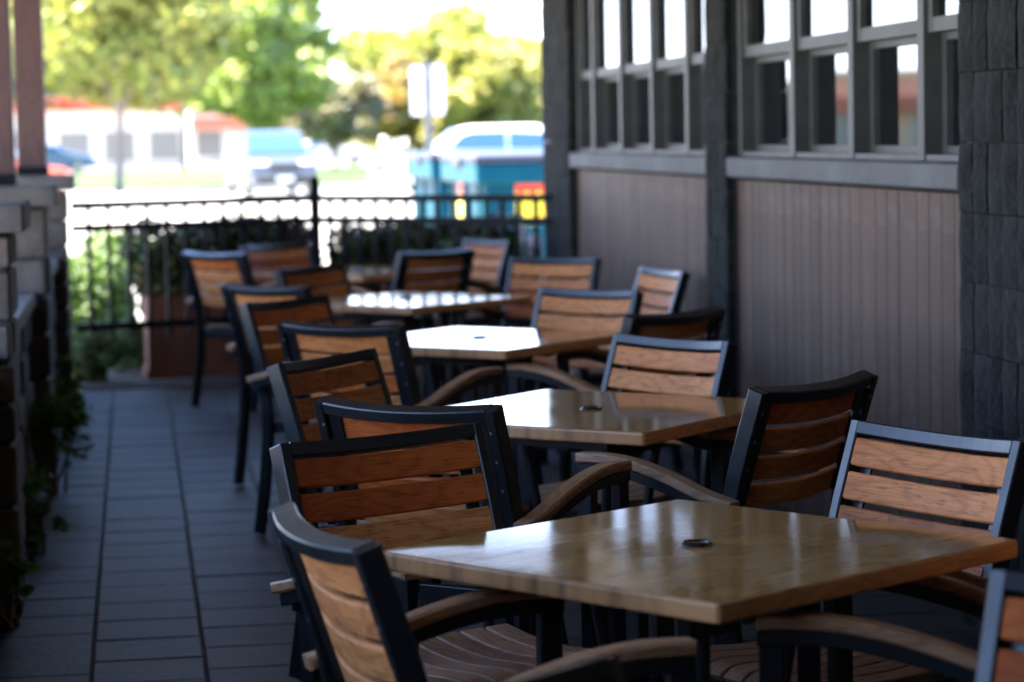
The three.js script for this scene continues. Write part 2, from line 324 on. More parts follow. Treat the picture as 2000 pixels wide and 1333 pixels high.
// ---------------------------------------------------------------- stone pillars, low walls and posts on the left
const CAPH = 1.29;
function stonePillar(z, label) {
  const p = thing('stone_pillar', label, 'pillar', [-0.62, 0, z], 0, 'stone pillars along the patio edge');
  mesh('core', box(0.42, CAPH - 0.09, 0.42, 0, (CAPH - 0.09) / 2 - 0.03, 0), MORTAR, p);
  let y = -0.03, k = 0;
  while (y < CAPH - 0.12) {
    let h = rr(0.12, 0.2); if (y + h > CAPH - 0.17) h = CAPH - 0.095 - y;
    const s = rr(-0.07, 0.07), t = 0.46;
    for (const e of [0, 1]) {
      const w = e ? t / 2 - s - 0.006 : t / 2 + s - 0.006, c = e ? (s + t / 2) / 2 + 0.003 : (s - t / 2) / 2 - 0.003;
      const g = k % 2 ? new RoundedBoxGeometry(t + rr(-0.02, 0.02), h - 0.014, w, 1, 0.014) : new RoundedBoxGeometry(w, h - 0.014, t + rr(-0.02, 0.02), 1, 0.014);
      worldUV(g, 1, 1, rnd(), rnd());
      const o = mesh('stone', g, pick(STONE), p); o.position.set(k % 2 ? rr(-0.008, 0.008) : c, y + h / 2, k % 2 ? c : rr(-0.008, 0.008));
    }
    y += h; k++;
  }
  mesh('cap', worldUV(new RoundedBoxGeometry(0.56, 0.09, 0.56, 2, 0.012).translate(0, CAPH - 0.045, 0), 1), CAP, p);
  return p;
}
const pz = [-15.0, -11.6, -8.3, -4.9, -1.85];
stonePillar(pz[0], 'farthest stone pillar with grey cap, at the left end of the iron fence');
stonePillar(pz[1], 'middle stone pillar with grey cap and brown post, left edge of the patio');
stonePillar(pz[2], 'nearest stone pillar with pale cap, cut by the left edge of the picture');
stonePillar(pz[3], 'stone pillar beside the walkway, outside the left edge of the picture');
stonePillar(pz[4], 'stone pillar closest to the viewer, outside the left edge of the picture');
function lowWall(z0, z1, label) {
  const w = thing('stone_wall', label, 'wall', [-0.62, 0, (z0 + z1) / 2], 0, 'low stone walls between the pillars');
  const l = z1 - z0 - 0.47, H = 0.82;
  mesh('core', box(0.24, H - 0.05, l, 0, (H - 0.05) / 2 - 0.03, 0), MORTAR, w);
  for (let r = 0; r < 5; r++) {
    let z = -l / 2; const h = 0.155;
    while (z < l / 2 - 0.02) {
      let a = rr(0.22, 0.42); if (z + a > l / 2 - 0.15) a = l / 2 - z;
      const o = mesh('stone', worldUV(new RoundedBoxGeometry(0.3 + rr(-0.02, 0.02), h - 0.014, a - 0.012, 1, 0.014), 1, 1, rnd(), rnd()), pick(STONE), w);
      o.position.set(rr(-0.006, 0.006), h * (r + 0.5) - 0.02, z + a / 2); z += a;
    }
  }
  mesh('coping', worldUV(new RoundedBoxGeometry(0.36, 0.06, l, 2, 0.01).translate(0, H - 0.025, 0), 1), CAP, w);
}
lowWall(pz[0], pz[1], 'low stone wall between the farthest and the middle pillar');
lowWall(pz[1], pz[2], 'low stone wall between the middle and the nearest pillar');
lowWall(pz[2], pz[3], 'low stone wall running out of the left edge of the picture');
lowWall(pz[3], pz[4], 'low stone wall beside the viewer, outside the picture');
const postLabels = ['thick brown wooden post standing on the farthest stone pillar', 'brown wooden post on the middle pillar, cut by the left picture edge', 'brown wooden post on the nearest stone pillar, outside the picture', 'brown wooden post beside the walkway, outside the picture', 'brown wooden post closest to the viewer, outside the picture'];
pz.forEach((z, i) => {
  const p = thing('wooden_post', postLabels[i], 'post', [i === 1 ? -0.605 : i === 0 ? -0.575 : -0.62, CAPH, z], 0, 'brown roof posts on the pillars');
  mesh('shaft', worldUV(new RoundedBoxGeometry(0.165, roofY - 0.32 - CAPH, 0.165, 2, 0.008).translate(0, (roofY - 0.32 - CAPH) / 2, 0), 1, 2, 0, 0, 'y'), POST, p);
  mesh('base_bracket', box(0.18, 0.05, 0.18, 0, 0.026, 0), IRON, p);
});

// ================================================================ TABLES
const TS = 0.813, TH = 0.74, TT = 0.034;
function tableTopGeo() {
  const q = TS / 2, r = 0.012, s = new THREE.Shape();
  s.moveTo(-q + r, -q); s.lineTo(q - r, -q); s.quadraticCurveTo(q, -q, q, -q + r); s.lineTo(q, q - r); s.quadraticCurveTo(q, q, q - r, q); s.lineTo(-q + r, q); s.quadraticCurveTo(-q, q, -q, q - r); s.lineTo(-q, -q + r); s.quadraticCurveTo(-q, -q, -q + r, -q);
  const g = new THREE.ExtrudeGeometry(s, { depth: TT - 0.012, bevelEnabled: true, bevelThickness: 0.006, bevelSize: 0.006, bevelOffset: -0.006, bevelSegments: 3, curveSegments: 4 });
  g.rotateX(-Math.PI / 2); g.translate(0, TH - TT + 0.006, 0); return g;
}
const rawTop = tableTopGeo();
function splitTop() {   // edge band and top sheet
  const g = rawTop.toNonIndexed ? rawTop : rawTop, ng = g.index ? g.toNonIndexed() : g, p = ng.attributes.position, n = ng.attributes.normal;
  const sets = { top: [], a: [], b: [] };
  for (let i = 0; i < p.count; i += 3) {
    let ny = 0, nx = 0, nz = 0; for (let k = 0; k < 3; k++) { ny += n.getY(i + k); nx += Math.abs(n.getX(i + k)); nz += Math.abs(n.getZ(i + k)); }
    const key = ny > 2.9 || ny < -2.9 ? 'top' : nx > nz ? 'b' : 'a';
    for (let k = 0; k < 3; k++) sets[key].push(i + k);
  }
  const out = {};
  for (const k in sets) {
    const P = [], N = [], U = [];
    for (const i of sets[k]) {
      const x = p.getX(i), y = p.getY(i), z = p.getZ(i); P.push(x, y, z); N.push(n.getX(i), n.getY(i), n.getZ(i));
      if (k === 'top') U.push(x / 0.9 + 0.5, z / 0.9 + 0.5); else if (k === 'a') U.push(x * 1.2, y * 3); else U.push(z / 0.9 + 0.5, y * 6);
    }
    const q = new THREE.BufferGeometry(); q.setAttribute('position', new THREE.Float32BufferAttribute(P, 3)); q.setAttribute('normal', new THREE.Float32BufferAttribute(N, 3)); q.setAttribute('uv', new THREE.Float32BufferAttribute(U, 2)); out[k] = q;
  }
  return out;
}
const topParts = splitTop();
const ringGeo = new THREE.LatheGeometry([[0.0, 0.0], [0.0, 0.0035], [0.014, 0.0045], [0.019, 0.0025]].map(([a, b]) => new THREE.Vector2(a, b)), 28).translate(0, TH, 0);
const chromeRing = new THREE.LatheGeometry([[0.018, 0.0], [0.019, 0.005], [0.023, 0.0065], [0.028, 0.004], [0.030, 0.0]].map(([a, b]) => new THREE.Vector2(a, b)), 32).translate(0, TH, 0);
function makeTable(x, z, deg, label) {
  const t = thing('square_table', label, 'table', [x, 0, z], THREE.MathUtils.degToRad(45 - deg), 'square wooden patio tables');
  const top = mesh('tabletop', topParts.top, TOP, t);
  mesh('edge_band', topParts.a, EDGE, t); mesh('edge_band', topParts.b, EDGE2, t);
  const cap = mesh('umbrella_hole_cap', ringGeo, BLACKP, t); mesh('rim', chromeRing, BLACKP, cap);
  // folding pedestal base: four slim tubes, brackets, springs and a cross foot
  const q = 0.13;
  mesh('mounting_plate', [box(0.44, 0.012, 0.05, 0, TH - TT - 0.006, -q), box(0.44, 0.012, 0.05, 0, TH - TT - 0.006, q), box(0.05, 0.03, 0.36, -0.19, TH - TT - 0.028, 0), box(0.05, 0.03, 0.36, 0.19, TH - TT - 0.028, 0)], FRAMEB, t);
  for (const [sx, sz] of [[-1, -1], [1, -1], [1, 1], [-1, 1]]) mesh('column_tube', tube([sx * 0.055, 0.06, sz * 0.055], [sx * q, TH - TT - 0.03, sz * q], 0.0125, 10), FRAMEB, t);
  mesh('hinge_bracket', [box(0.12, 0.05, 0.03, -0.12, TH - TT - 0.07, q), box(0.12, 0.05, 0.03, 0.12, TH - TT - 0.07, -q), box(0.02, 0.02, 0.34, 0.0, TH - TT - 0.06, 0)], FRAMEB, t);
  const coil = []; for (let i = 0; i < 5; i++) coil.push(new THREE.TorusGeometry(0.014, 0.0028, 5, 10).rotateY(Math.PI / 2).translate(-0.02 + i * 0.009, TH - TT - 0.075, q));
  mesh('spring', coil, FRAMEB, t);
  mesh('hub', new THREE.CylinderGeometry(0.085, 0.1, 0.05, 20).translate(0, 0.06, 0), FRAMEB, t);
  for (let k = 0; k < 4; k++) {
    const g = sideShape([[0.04, 0.035], [0.34, 0.012], [0.36, 0.004], [0.36, 0.028], [0.32, 0.04], [0.04, 0.085]], 0.05, 0, 0.004); g.rotateY(k * Math.PI / 2);
    const f = mesh('foot', g, FRAMEB, t); mesh('glide', new THREE.CylinderGeometry(0.016, 0.018, 0.012, 10).translate(0, 0.006, 0.335).rotateY(k * Math.PI / 2), GLIDE, f);
  }
  return t;
}
makeTable(0.968, -4.414, 9.1, 'nearest square wooden table in the foreground, mirroring three bright window panes');
makeTable(1.185, -6.677, -2.8, 'second square wooden table from the front, half white with glare');
makeTable(1.220, -9.170, -1.4, 'third square wooden table from the front, almost fully white with glare');
makeTable(1.198, -11.483, 3.6, 'fourth square wooden table from the front, glaring pale blue white');
makeTable(1.20, -14.10, 2.0, 'farthest square wooden table, close to the iron fence');

// ================================================================ CHAIRS
const CW = 0.505, CH = 0.866, PW = 0.026, PD = 0.044, LEAN = Math.atan2(0.095, 0.27);
const ARMX = CW / 2 + 0.0245;
const frontFace = (y) => y > 0.56 ? -0.018 - (y - 0.56) * Math.tan(LEAN) * 0.9 : -0.018;   // z of slat front
const geoC = {};
{
  const line = smoothLine([[-0.088, 0.006], [-0.058, 0.18], [-0.036, 0.38], [-0.040, 0.52], [-0.062, 0.64], [-0.1325, 0.862]], 22);
  const poly = ribbon(line, PD);
  geoC.post = [-1, 1].map((s) => worldUV(sideShape(poly, PW, s * (CW / 2 - PW / 2), 0.003), 2));
  // curved top rail (plan outline extruded upwards and tilted)
  const arc = (sag, x) => -sag * (1 - (x / 0.2265) ** 2);
  const out = (sag, t, hw) => { const a = [], b = []; for (let i = 0; i <= 14; i++) { const x = -hw + 2 * hw * i / 14; a.push([x, -arc(sag, x) - t / 2]); b.push([x, -arc(sag, x) + t / 2]); } return [...a, ...b.reverse()]; };
  const plate = (sag, t, hw, h, bevel) => { const g = extrude(out(sag, t, hw), h, bevel); g.rotateX(-Math.PI / 2); return g; };  // shape y -> -z ; centred on y
  const SAG = 0.030;
  const place = (g, s, dz) => { g.rotateX(-LEAN * 0.93); const c = Math.cos(LEAN * 0.93), sn = Math.sin(LEAN * 0.93); g.translate(0, CH - s * c, -0.1325 + s * sn + dz); return g; };
  geoC.rail = worldUV(place(plate(SAG, PD - 0.002, CW / 2 - PW + 0.0005, 0.029, 0.003), 0.0165, 0), 2);
  geoC.slats = [];
  for (let k = 0; k < 4; k++) { geoC.slats.push([0, 1, 2, 3, 4, 5].map((v) => worldUV(place(plate(SAG, 0.016, CW / 2 - PW - 0.001, 0.0585, 0.003), 0.034 + 0.0295 + k * 0.0715, 0.010), 1.6, 3.2, v * 0.37 + k * 0.21, v * 0.29 + k * 0.41))); }
  geoC.bracket = [-1, 1].map((s) => place(box(0.032, 0.27, 0.006, s * 0.205, 0, 0), 0.175, -0.012));
  geoC.screws = [-1, 1].map((s) => merge([0, 1, 2, 3].map((k) => { const g = new THREE.CylinderGeometry(0.0042, 0.0042, 0.004, 8).rotateX(Math.PI / 2); g.translate(s * (CW / 2 - PW * 0.72), 0, 0); return place(g, 0.034 + 0.0295 + k * 0.0715, -PD / 2 - 0.001); })));
  // arms
  const al = smoothLine([[-0.085, 0.574], [0.0, 0.594], [0.10, 0.628], [0.21, 0.655], [0.30, 0.664], [0.382, 0.662]], 16);
  const wood = al.map(([z, y]) => [z, y + 0.012]), steel = al.slice(1).map(([z, y]) => [z, y - 0.0135]);
  geoC.armWood = [-1, 1].map((s) => [0, 1].map((v) => worldUV(sideShape(ribbon(wood, 0.024), 0.047, s * ARMX, 0.005), 1.7, 4, v * 0.4 + s * 0.2, v * 0.3, 'z')));
  geoC.armSteel = [-1, 1].map((s) => worldUV(merge([sideShape(ribbon(steel, 0.0255), 0.034, s * ARMX, 0.003), box(0.012, 0.05, 0.036, s * (CW / 2 + 0.005), 0.565, -0.045)]), 2));
  // legs and seat
  geoC.frontLeg = [-1, 1].map((s) => worldUV(sideShape(ribbon([[0.355, 0.004], [0.357, 0.25], [0.358, 0.648]], 0.042), 0.028, s * ARMX, 0.003), 2));
  geoC.glide = [-1, 1].map((s) => box(0.028, 0.008, 0.042, s * ARMX, 0.004, 0.355, 0.003));
  geoC.seatFrame = worldUV(merge([box(0.026, 0.040, 0.345, -0.238, 0.415, 0.183, 0.003), box(0.026, 0.040, 0.345, 0.238, 0.415, 0.183, 0.003), box(0.50, 0.038, 0.026, 0, 0.414, 0.372, 0.003), box(0.45, 0.038, 0.024, 0, 0.405, -0.012, 0.003),
    box(0.030, 0.036, 0.026, -0.262, 0.414, 0.358), box(0.030, 0.036, 0.026, 0.262, 0.414, 0.358)]), 2);
  const sl = smoothLine([[0.0, 0.452], [0.10, 0.438], [0.20, 0.434], [0.31, 0.442], [0.37, 0.440], [0.392, 0.425]], 12);
  geoC.seat = []; for (let k = 0; k < 7; k++) geoC.seat.push([0, 1, 2].map((v) => worldUV(sideShape(ribbon(sl, 0.016), 0.059, (k - 3) * 0.0645, 0.003), 1.7, 3.5, v * 0.31 + k * 0.17, k * 0.23, 'z')));
}
function makeChair(x, z, deg, label, tone = 0) {
  const c = thing('patio_armchair', label, 'chair', [x, 0, z], THREE.MathUtils.degToRad(deg), 'slatted wood and metal patio armchairs');
  const base = tone * 5;
  const tk = () => TEAK[(rnd() < 0.7 ? base : Math.floor(rnd() * 3) * 5) + Math.floor(rnd() * 5)];
  for (const s of [0, 1]) {
    const p = mesh('rear_leg', geoC.post[s], FRAME, c); mesh('screw_row', geoC.screws[s], SCREW, p);
  }
  mesh('top_rail', geoC.rail, FRAME, c);
  for (let k = 0; k < 4; k++) mesh('back_slat', pick(geoC.slats[k]), tk(), c);
  for (const s of [0, 1]) {
    mesh('slat_bracket', geoC.bracket[s], FRAME, c);
    const a = mesh('arm_bar', geoC.armSteel[s], FRAME, c); mesh('armrest', pick(geoC.armWood[s]), ARM[tone === 1 ? 1 : Math.floor(rnd() * 2)], a);
    const l = mesh('front_leg', geoC.frontLeg[s], FRAME, c); mesh('glide', geoC.glide[s], GLIDE, l);
  }
  mesh('seat_frame', geoC.seatFrame, FRAME, c);
  for (let k = 0; k < 7; k++) mesh('seat_slat', pick(geoC.seat[k]), pick(SEAT), c);
  return c;
}
const CHAIRS = [
  [0.405, -4.045, 102.1, 'chair at front left seen from behind, its curved back turned to the nearest table', 2],
  [0.544, -5.104, 28.7, 'reddish chair behind the left corner of the nearest table, facing the viewer', 1],
  [1.457, -4.854, -66.2, 'chair with bluish frame behind the right corner of the nearest table', 2],
  [1.44, -4.15, -111, 'chair right of the nearest table of which only the curved armrest shows', 0],
  [0.687, -5.910, 138.9, 'chair seen from behind at the left front side of the second table', 1],
  [0.611, -7.049, 53.1, 'dark shaded chair at the left far side of the second table', 0],
  [1.446, -7.302, -59.7, 'chair with bright blue frame behind the second table', 2],
  [1.530, -6.098, -138.8, 'chair seen from behind right of the second table, tall black back', 0],
  [0.741, -8.473, 138.2, 'chair seen from behind at the left front side of the third table', 2],
  [0.647, -9.630, 48.8, 'dark shaded chair at the left far side of the third table', 0],
  [1.641, -9.707, -50.3, 'chair facing the viewer behind the right end of the third table', 2],
  [1.717, -8.578, -140.7, 'black backed chair right of the third table, partly behind a blue framed chair', 0],
  [0.622, -10.765, 130.6, 'chair seen from behind at the left front side of the fourth table', 2],
  [0.909, -12.089, 48.8, 'dark shaded chair at the left far side of the fourth table', 0],
  [1.945, -12.286, -40.8, 'chair facing the viewer behind the right end of the fourth table', 2],
  [2.17, -11.025, -80, 'narrow looking chair standing alone against the brown board wall', 2],
  [0.512, -14.030, 129.0, 'leftmost chair, in front of the planter at the farthest table', 2],
  [0.868, -14.70, 38.9, 'dark chair behind the farthest table, backed by the hedge', 1],
  [1.507, -13.610, -148.3, 'dark backed chair right front of the farthest table', 0],
  [1.893, -14.60, -66.9, 'pale slatted chair behind the farthest table beside the teal bin', 2],
  [1.235, -3.07, -46, 'chair back cut by the right picture edge in the lower corner', 1],
  [0.435, -2.645, 43, 'chair back corner cut by the bottom picture edge', 1],
];
for (const c of CHAIRS) makeChair(...c);

// ================================================================ FENCE, PLANTERS, PLANTS
// iron fence in two runs that meet at the post
const F0 = [-0.39, -15.35], F1 = [1.10, -15.84], F2 = [2.385, -14.60];
{
  const f = thing('iron_fence', 'low black iron picket fence closing the far end of the patio', 'fence');
  for (const [a, b, skip] of [[F0, F1, 1], [F1, F2, 0]]) {
    const dx = b[0] - a[0], dz = b[1] - a[1], l = Math.hypot(dx, dz), turn = -Math.atan2(dz, dx), at = (o, t, y) => { o.position.set(a[0] + dx * t, y, a[1] + dz * t); o.rotation.y = turn; };
    for (const y of [1.10, 0.965, 0.375]) at(mesh('rail', box(l - 0.03, 0.042, 0.03, 0, 0, 0, 0.003), IRON, f), 0.5, y);
    const n = Math.round(l / 0.121), pg = box(0.022, 0.80, 0.022);
    for (let i = 1; i < n; i++) at(mesh('picket', pg, IRON, f), i / n, 0.70);
  }
  const p = mesh('post', box(0.06, 1.21, 0.06, 0, 0.605, 0, 0.003), IRON, f); p.position.set(F1[0], 0, F1[1]);
  mesh('post_cap', new THREE.ConeGeometry(0.047, 0.04, 4).rotateY(Math.PI / 4).translate(0, 1.23, 0), IRON, p);
}

function planterBox(cx, cz, w, turn, label) {
  const d = 0.5, p = thing('planter_box', label, 'planter', [cx, -0.03, cz], turn, 'reddish wooden planter boxes behind the fence');
  const H = 0.62;
  for (const s of [-1, 1]) { const n = 9; for (let i = 0; i < n; i++) { const bw = w / n; mesh('board', worldUV(box(bw - 0.006, H - 0.16, 0.022, -w / 2 + bw * (i + 0.5), (H - 0.16) / 2 + 0.10, s * (d / 2 - 0.011)), 2, 4, rnd(), rnd(), 'y'), pick(PLANTER), p); } }
  for (const s of [-1, 1]) { const n = 4; for (let i = 0; i < n; i++) { const bw = (d - 0.05) / n; mesh('board', worldUV(box(0.022, H - 0.16, bw - 0.006, s * (w / 2 - 0.011), (H - 0.16) / 2 + 0.10, -(d - 0.05) / 2 + bw * (i + 0.5)), 2, 4, rnd(), rnd(), 'y'), pick(PLANTER), p); } }
  for (const [y, h] of [[0.05, 0.1], [H - 0.03, 0.06]]) mesh('trim_board', worldUV(merge([box(w + 0.03, h, 0.03, 0, y, d / 2 + 0.001), box(w + 0.03, h, 0.03, 0, y, -d / 2 - 0.001), box(0.03, h, d - 0.03, w / 2 + 0.001, y, 0), box(0.03, h, d - 0.03, -w / 2 - 0.001, y, 0)]), 2, 4), PLANTER[2], p);
  mesh('soil', box(w - 0.05, 0.4, d - 0.05, 0, 0.32, 0), SOIL, p);
}
planterBox(0.56, -16.14, 1.04, 0.05, 'reddish brown wooden planter box left of the fence post, behind the leftmost chair');
planterBox(1.96, -15.52, 1.5, -0.767, 'wooden planter box right of the fence post, mostly hidden by chairs');

// leaves: diamonds folded along the midrib, with colour of their own
function leafGeo(n, place, size, cols, asp = 0.55) {
  const P = new Float32Array(n * 12 * 1.0 * 1), pos = [], col = [], nor = [];
  const q = new THREE.Quaternion(), e = new THREE.Euler(), a = new THREE.Vector3();
  for (let i = 0; i < n; i++) {
    const p = place(i); if (!p) continue; const s = size * rr(0.6, 1.35), c = pick(cols), f = rr(0.8, 1.2);
    e.set(rr(-1.2, 1.2), rr(0, 6.283), rr(-1.2, 1.2)); q.setFromEuler(e);
    const v = [[0, 0, -s], [s * asp, s * 0.18, 0], [0, 0, s], [-s * asp, s * 0.18, 0]].map(([x, y, z]) => a.set(x, y, z).applyQuaternion(q).add(p).toArray());
    for (const k of [0, 2, 1, 0, 3, 2]) { pos.push(...v[k]); col.push(c[0] * f, c[1] * f, c[2] * f); }
  }
  const g = new THREE.BufferGeometry(); g.setAttribute('position', new THREE.Float32BufferAttribute(pos, 3)); g.setAttribute('color', new THREE.Float32BufferAttribute(col, 3));
  g.computeVertexNormals(); return g;
}
const V = (x, y, z) => new THREE.Vector3(x, y, z);
function inBall() { let v; do v = V(rr(-1, 1), rr(-1, 1), rr(-1, 1)); while (v.lengthSq() > 1); return v; }
const hedgeCols = [[0.038, 0.078, 0.013], [0.025, 0.05, 0.010], [0.055, 0.095, 0.016], [0.09, 0.05, 0.03], [0.05, 0.045, 0.02]];
function hedgeShrub(x, z, w, h, label, n, cols = hedgeCols) { n = Math.round(n * 4.2);
  const t = thing('hedge_shrub', label, 'shrub', [x, 0.52, z], 0, 'dark shrubs in the planter boxes');
  const stems = []; for (let i = 0; i < 9; i++) { const a = V(rr(-0.3, 0.3) * w, 0, rr(-0.1, 0.1)), b = V(rr(-0.5, 0.5) * w, rr(0.6, 1) * h, rr(-0.17, 0.17)); stems.push(tube(a.toArray(), b.toArray(), 0.007, 5, 0.003)); }
  mesh('stems', stems, BARK, t);
  const lumps = []; for (let i = 0; i < 7; i++) lumps.push([rr(-0.42, 0.42) * w, rr(0.3, 0.85) * h, rr(-0.1, 0.1), rr(0.10, 0.17)]);
  mesh('foliage', leafGeo(n, () => { const l = pick(lumps); if (rnd() < 0.35) return V(rr(-0.5, 0.5) * w, rr(0.02, 0.75) * h, rr(-0.2, 0.2)); const b = inBall(); return V(l[0] + b.x * l[3] * 1.3, Math.max(0.02, l[1] + b.y * l[3]), l[2] + b.z * l[3]); }, 0.026, cols), LEAFG, t);
}
hedgeShrub(0.24, -15.95, 0.5, 0.40, 'dark leafy shrub at the left end of the planter', 1500, [...hedgeCols, [0.11, 0.12, 0.02]]);
hedgeShrub(0.56, -16.05, 0.5, 0.44, 'dark leafy shrub in the middle of the left planter', 1300);
hedgeShrub(0.86, -16.15, 0.36, 0.42, 'dark reddish leafy shrub left of the fence post', 1000, [...hedgeCols, [0.08, 0.03, 0.025]]);
hedgeShrub(1.52, -15.96, 0.46, 0.42, 'dark leafy shrub right of the fence post', 1300);
hedgeShrub(1.84, -15.64, 0.46, 0.50, 'dark leafy shrub in front of the teal bin', 1500);
hedgeShrub(2.12, -15.36, 0.34, 0.42, 'dark leafy shrub at the right end of the planter, beside the wall', 900);

function bush(name, x, z, rx, h, label, n, size, cols, cat = 'bush', group) {
  const t = thing(name, label, cat, [x, 0, z], 0, group);
  const stems = []; for (let i = 0; i < 8; i++) stems.push(tube([rr(-0.05, 0.05), 0, rr(-0.05, 0.05)], [rr(-0.8, 0.8) * rx, rr(0.5, 0.9) * h, rr(-0.8, 0.8) * rx], 0.008, 5, 0.003));
  mesh('stems', stems, BARK, t);
  const lumps = []; for (let i = 0; i < 26; i++) { const b = inBall(); lumps.push([b.x * rx * 0.8, h * 0.5 + b.y * h * 0.46, b.z * rx * 0.75, rr(0.22, 0.42) * rx]); }
  mesh('foliage', leafGeo(n, () => { const l = pick(lumps), b = inBall(); return V(l[0] + b.x * l[3], Math.max(0.02, l[1] + b.y * l[3]), l[2] + b.z * l[3]); }, size, cols), LEAF, t);
}
bush('garden_bush', -0.19, -17.75, 0.44, 0.86, 'bright green sunlit bush just outside the fence at the left', 17000, 0.025, [[0.08, 0.19, 0.010], [0.055, 0.14, 0.008], [0.13, 0.24, 0.015], [0.035, 0.09, 0.007]]);
bush('garden_bush', -0.28, -15.85, 0.24, 0.34, 'low green plant at the foot of the fence beside the planter', 3500, 0.02, [[0.05, 0.12, 0.010], [0.035, 0.09, 0.008], [0.08, 0.16, 0.015]]);
bush('garden_bush', -0.06, -16.45, 0.2, 0.42, 'low green plant between the bright bush and the planter', 3000, 0.02, [[0.05, 0.12, 0.010], [0.035, 0.09, 0.008], [0.08, 0.16, 0.015]]);
bush('garden_bush', -0.9, -17.6, 0.45, 0.8, 'sunlit green bush behind the farthest stone pillar', 4000, 0.024, [[0.045, 0.11, 0.008], [0.03, 0.085, 0.007], [0.07, 0.14, 0.012]]);
const wallCols = [[0.06, 0.16, 0.012], [0.08, 0.20, 0.016], [0.04, 0.11, 0.012], [0.10, 0.22, 0.02]];
bush('wall_plant', -0.40, -9.3, 0.15, 0.30, 'low green plant on the paving at the left, spreading towards the walkway', 300, 0.026, wallCols, 'plant', 'green plants at the foot of the stone wall');
bush('wall_plant', -0.36, -10.9, 0.16, 0.52, 'taller green plant at the foot of the middle stone pillar', 420, 0.026, wallCols, 'plant', 'green plants at the foot of the stone wall');
bush('wall_plant', -0.36, -13.2, 0.12, 0.42, 'small green plant at the wall near the fence', 260, 0.024, wallCols, 'plant', 'green plants at the foot of the stone wall');
bush('wall_plant', -0.44, -7.9, 0.11, 0.24, 'dim green plant at the lower left picture edge', 160, 0.026, wallCols, 'plant', 'green plants at the foot of the stone wall');

// ================================================================ STREET BEYOND
function canvasTex(w, h, draw) { const c = document.createElement('canvas'); c.width = w; c.height = h; draw(c.getContext('2d'), w, h); const t = new THREE.CanvasTexture(c); t.colorSpace = THREE.SRGBColorSpace; return t; }
const stickerTex = canvasTex(256, 320, (g, w, h) => {
  g.fillStyle = '#e8d233'; g.fillRect(0, 0, w, h);
  g.fillStyle = '#d8402a'; g.beginPath(); g.moveTo(0, 0); g.lineTo(w, 0); g.lineTo(w, 70); g.lineTo(200, 120); g.lineTo(160, 75); g.lineTo(120, 125); g.lineTo(80, 78); g.lineTo(40, 118); g.lineTo(0, 80); g.fill();
  g.fillStyle = '#c8452c'; g.fillRect(40, 262, 70, 30); g.fillRect(130, 262, 80, 30);
});
const stTex = canvasTex(256, 320, (g, w, h) => { g.fillStyle = '#e9e6f0'; g.fillRect(0, 0, w, h); g.fillStyle = '#c8323a'; g.font = 'bold 120px sans-serif'; g.fillText('ST', 30, 260); });
const TEAL = new THREE.MeshPhysicalMaterial({ specularIntensity: 0.2, map: stoneTex([0.001, 0.062, 0.095], [0.0008, 0.048, 0.075], 3, 5), roughness: 0.5 });
const LID = STD({ color: L(0.02, 0.028, 0.055), roughness: 0.5 });
function wasteBin(x, z, w, d, label, stickers) {
  const b = thing('waste_bin', label, 'bin', [x, -0.06, z], 0, 'teal waste bins beyond the fence');
  const H = 1.34;
  mesh('body', worldUV(new RoundedBoxGeometry(w, H - 0.22, d, 2, 0.03).translate(w / 2, (H - 0.22) / 2 + 0.12, -d / 2), 1), TEAL, b);
  mesh('rim', worldUV(new RoundedBoxGeometry(w + 0.14, 0.17, d + 0.14, 2, 0.03).translate(w / 2, H - 0.12, -d / 2), 1), TEAL, b);
  const lid = mesh('lid', new RoundedBoxGeometry(w + 0.16, 0.07, d + 0.16, 2, 0.025).translate(w / 2, H + 0.0, -d / 2), LID, b);
  mesh('hinge', tube([-0.06, H - 0.03, -d * 0.55], [-0.06, H - 0.03, -d * 0.35], 0.045, 10), LID, lid);
  for (const px of [0.05, w - 0.05]) mesh('corner_rib', box(0.06, H - 0.3, 0.03, px, (H - 0.3) / 2 + 0.15, 0.012), TEAL, b);
  for (let k = 0; k < 3; k++) mesh('corner_rib', box(0.03, H - 0.3, 0.06, -0.012, (H - 0.3) / 2 + 0.15, -d * (0.1 + 0.4 * k)), TEAL, b);
  for (const [px, pz_] of [[0.12, -0.12], [w - 0.12, -0.12], [0.12, -d + 0.12], [w - 0.12, -d + 0.12]]) mesh('castor', tube([px - 0.025, 0.06, pz_], [px + 0.025, 0.06, pz_], 0.06, 12), GLIDE, b);
  if (stickers) {
    mesh('warning_sticker', new THREE.BoxGeometry(0.30, 0.36, 0.004).translate(0.40, 0.99, 0.003), STD({ map: stickerTex, roughness: 0.5 }), b);
  }
  if (stickers) mesh('warning_sticker', new THREE.BoxGeometry(0.5, 0.30, 0.004).rotateY(-Math.PI / 2).translate(-0.003, 0.98, -d * 0.62), STD({ map: stickerTex, color: L(1, 1, 1), roughness: 0.5 }), b);
}
wasteBin(2.72, -20.0, 1.6, 2.2, 'teal waste bin with red and yellow sticker next to the building corner', true);
wasteBin(2.70, -22.9, 1.6, 2.0, 'sunlit teal waste bin behind the one with the red and yellow sticker', false);

// notice on the fence beside the pilaster
{
  const s = thing('fence_notice', 'small white notice with red letters beside the building corner', 'sign', [2.30, 0.82, -14.74]);
  mesh('board', new THREE.BoxGeometry(0.09, 0.12, 0.006), STD({ map: stTex, roughness: 0.5 }), s);
  mesh('strap', box(0.02, 0.3, 0.004, -0.075, 0.03, -0.004), STD({ color: L(0.6, 0.62, 0.65), roughness: 0.4 }), s);
}
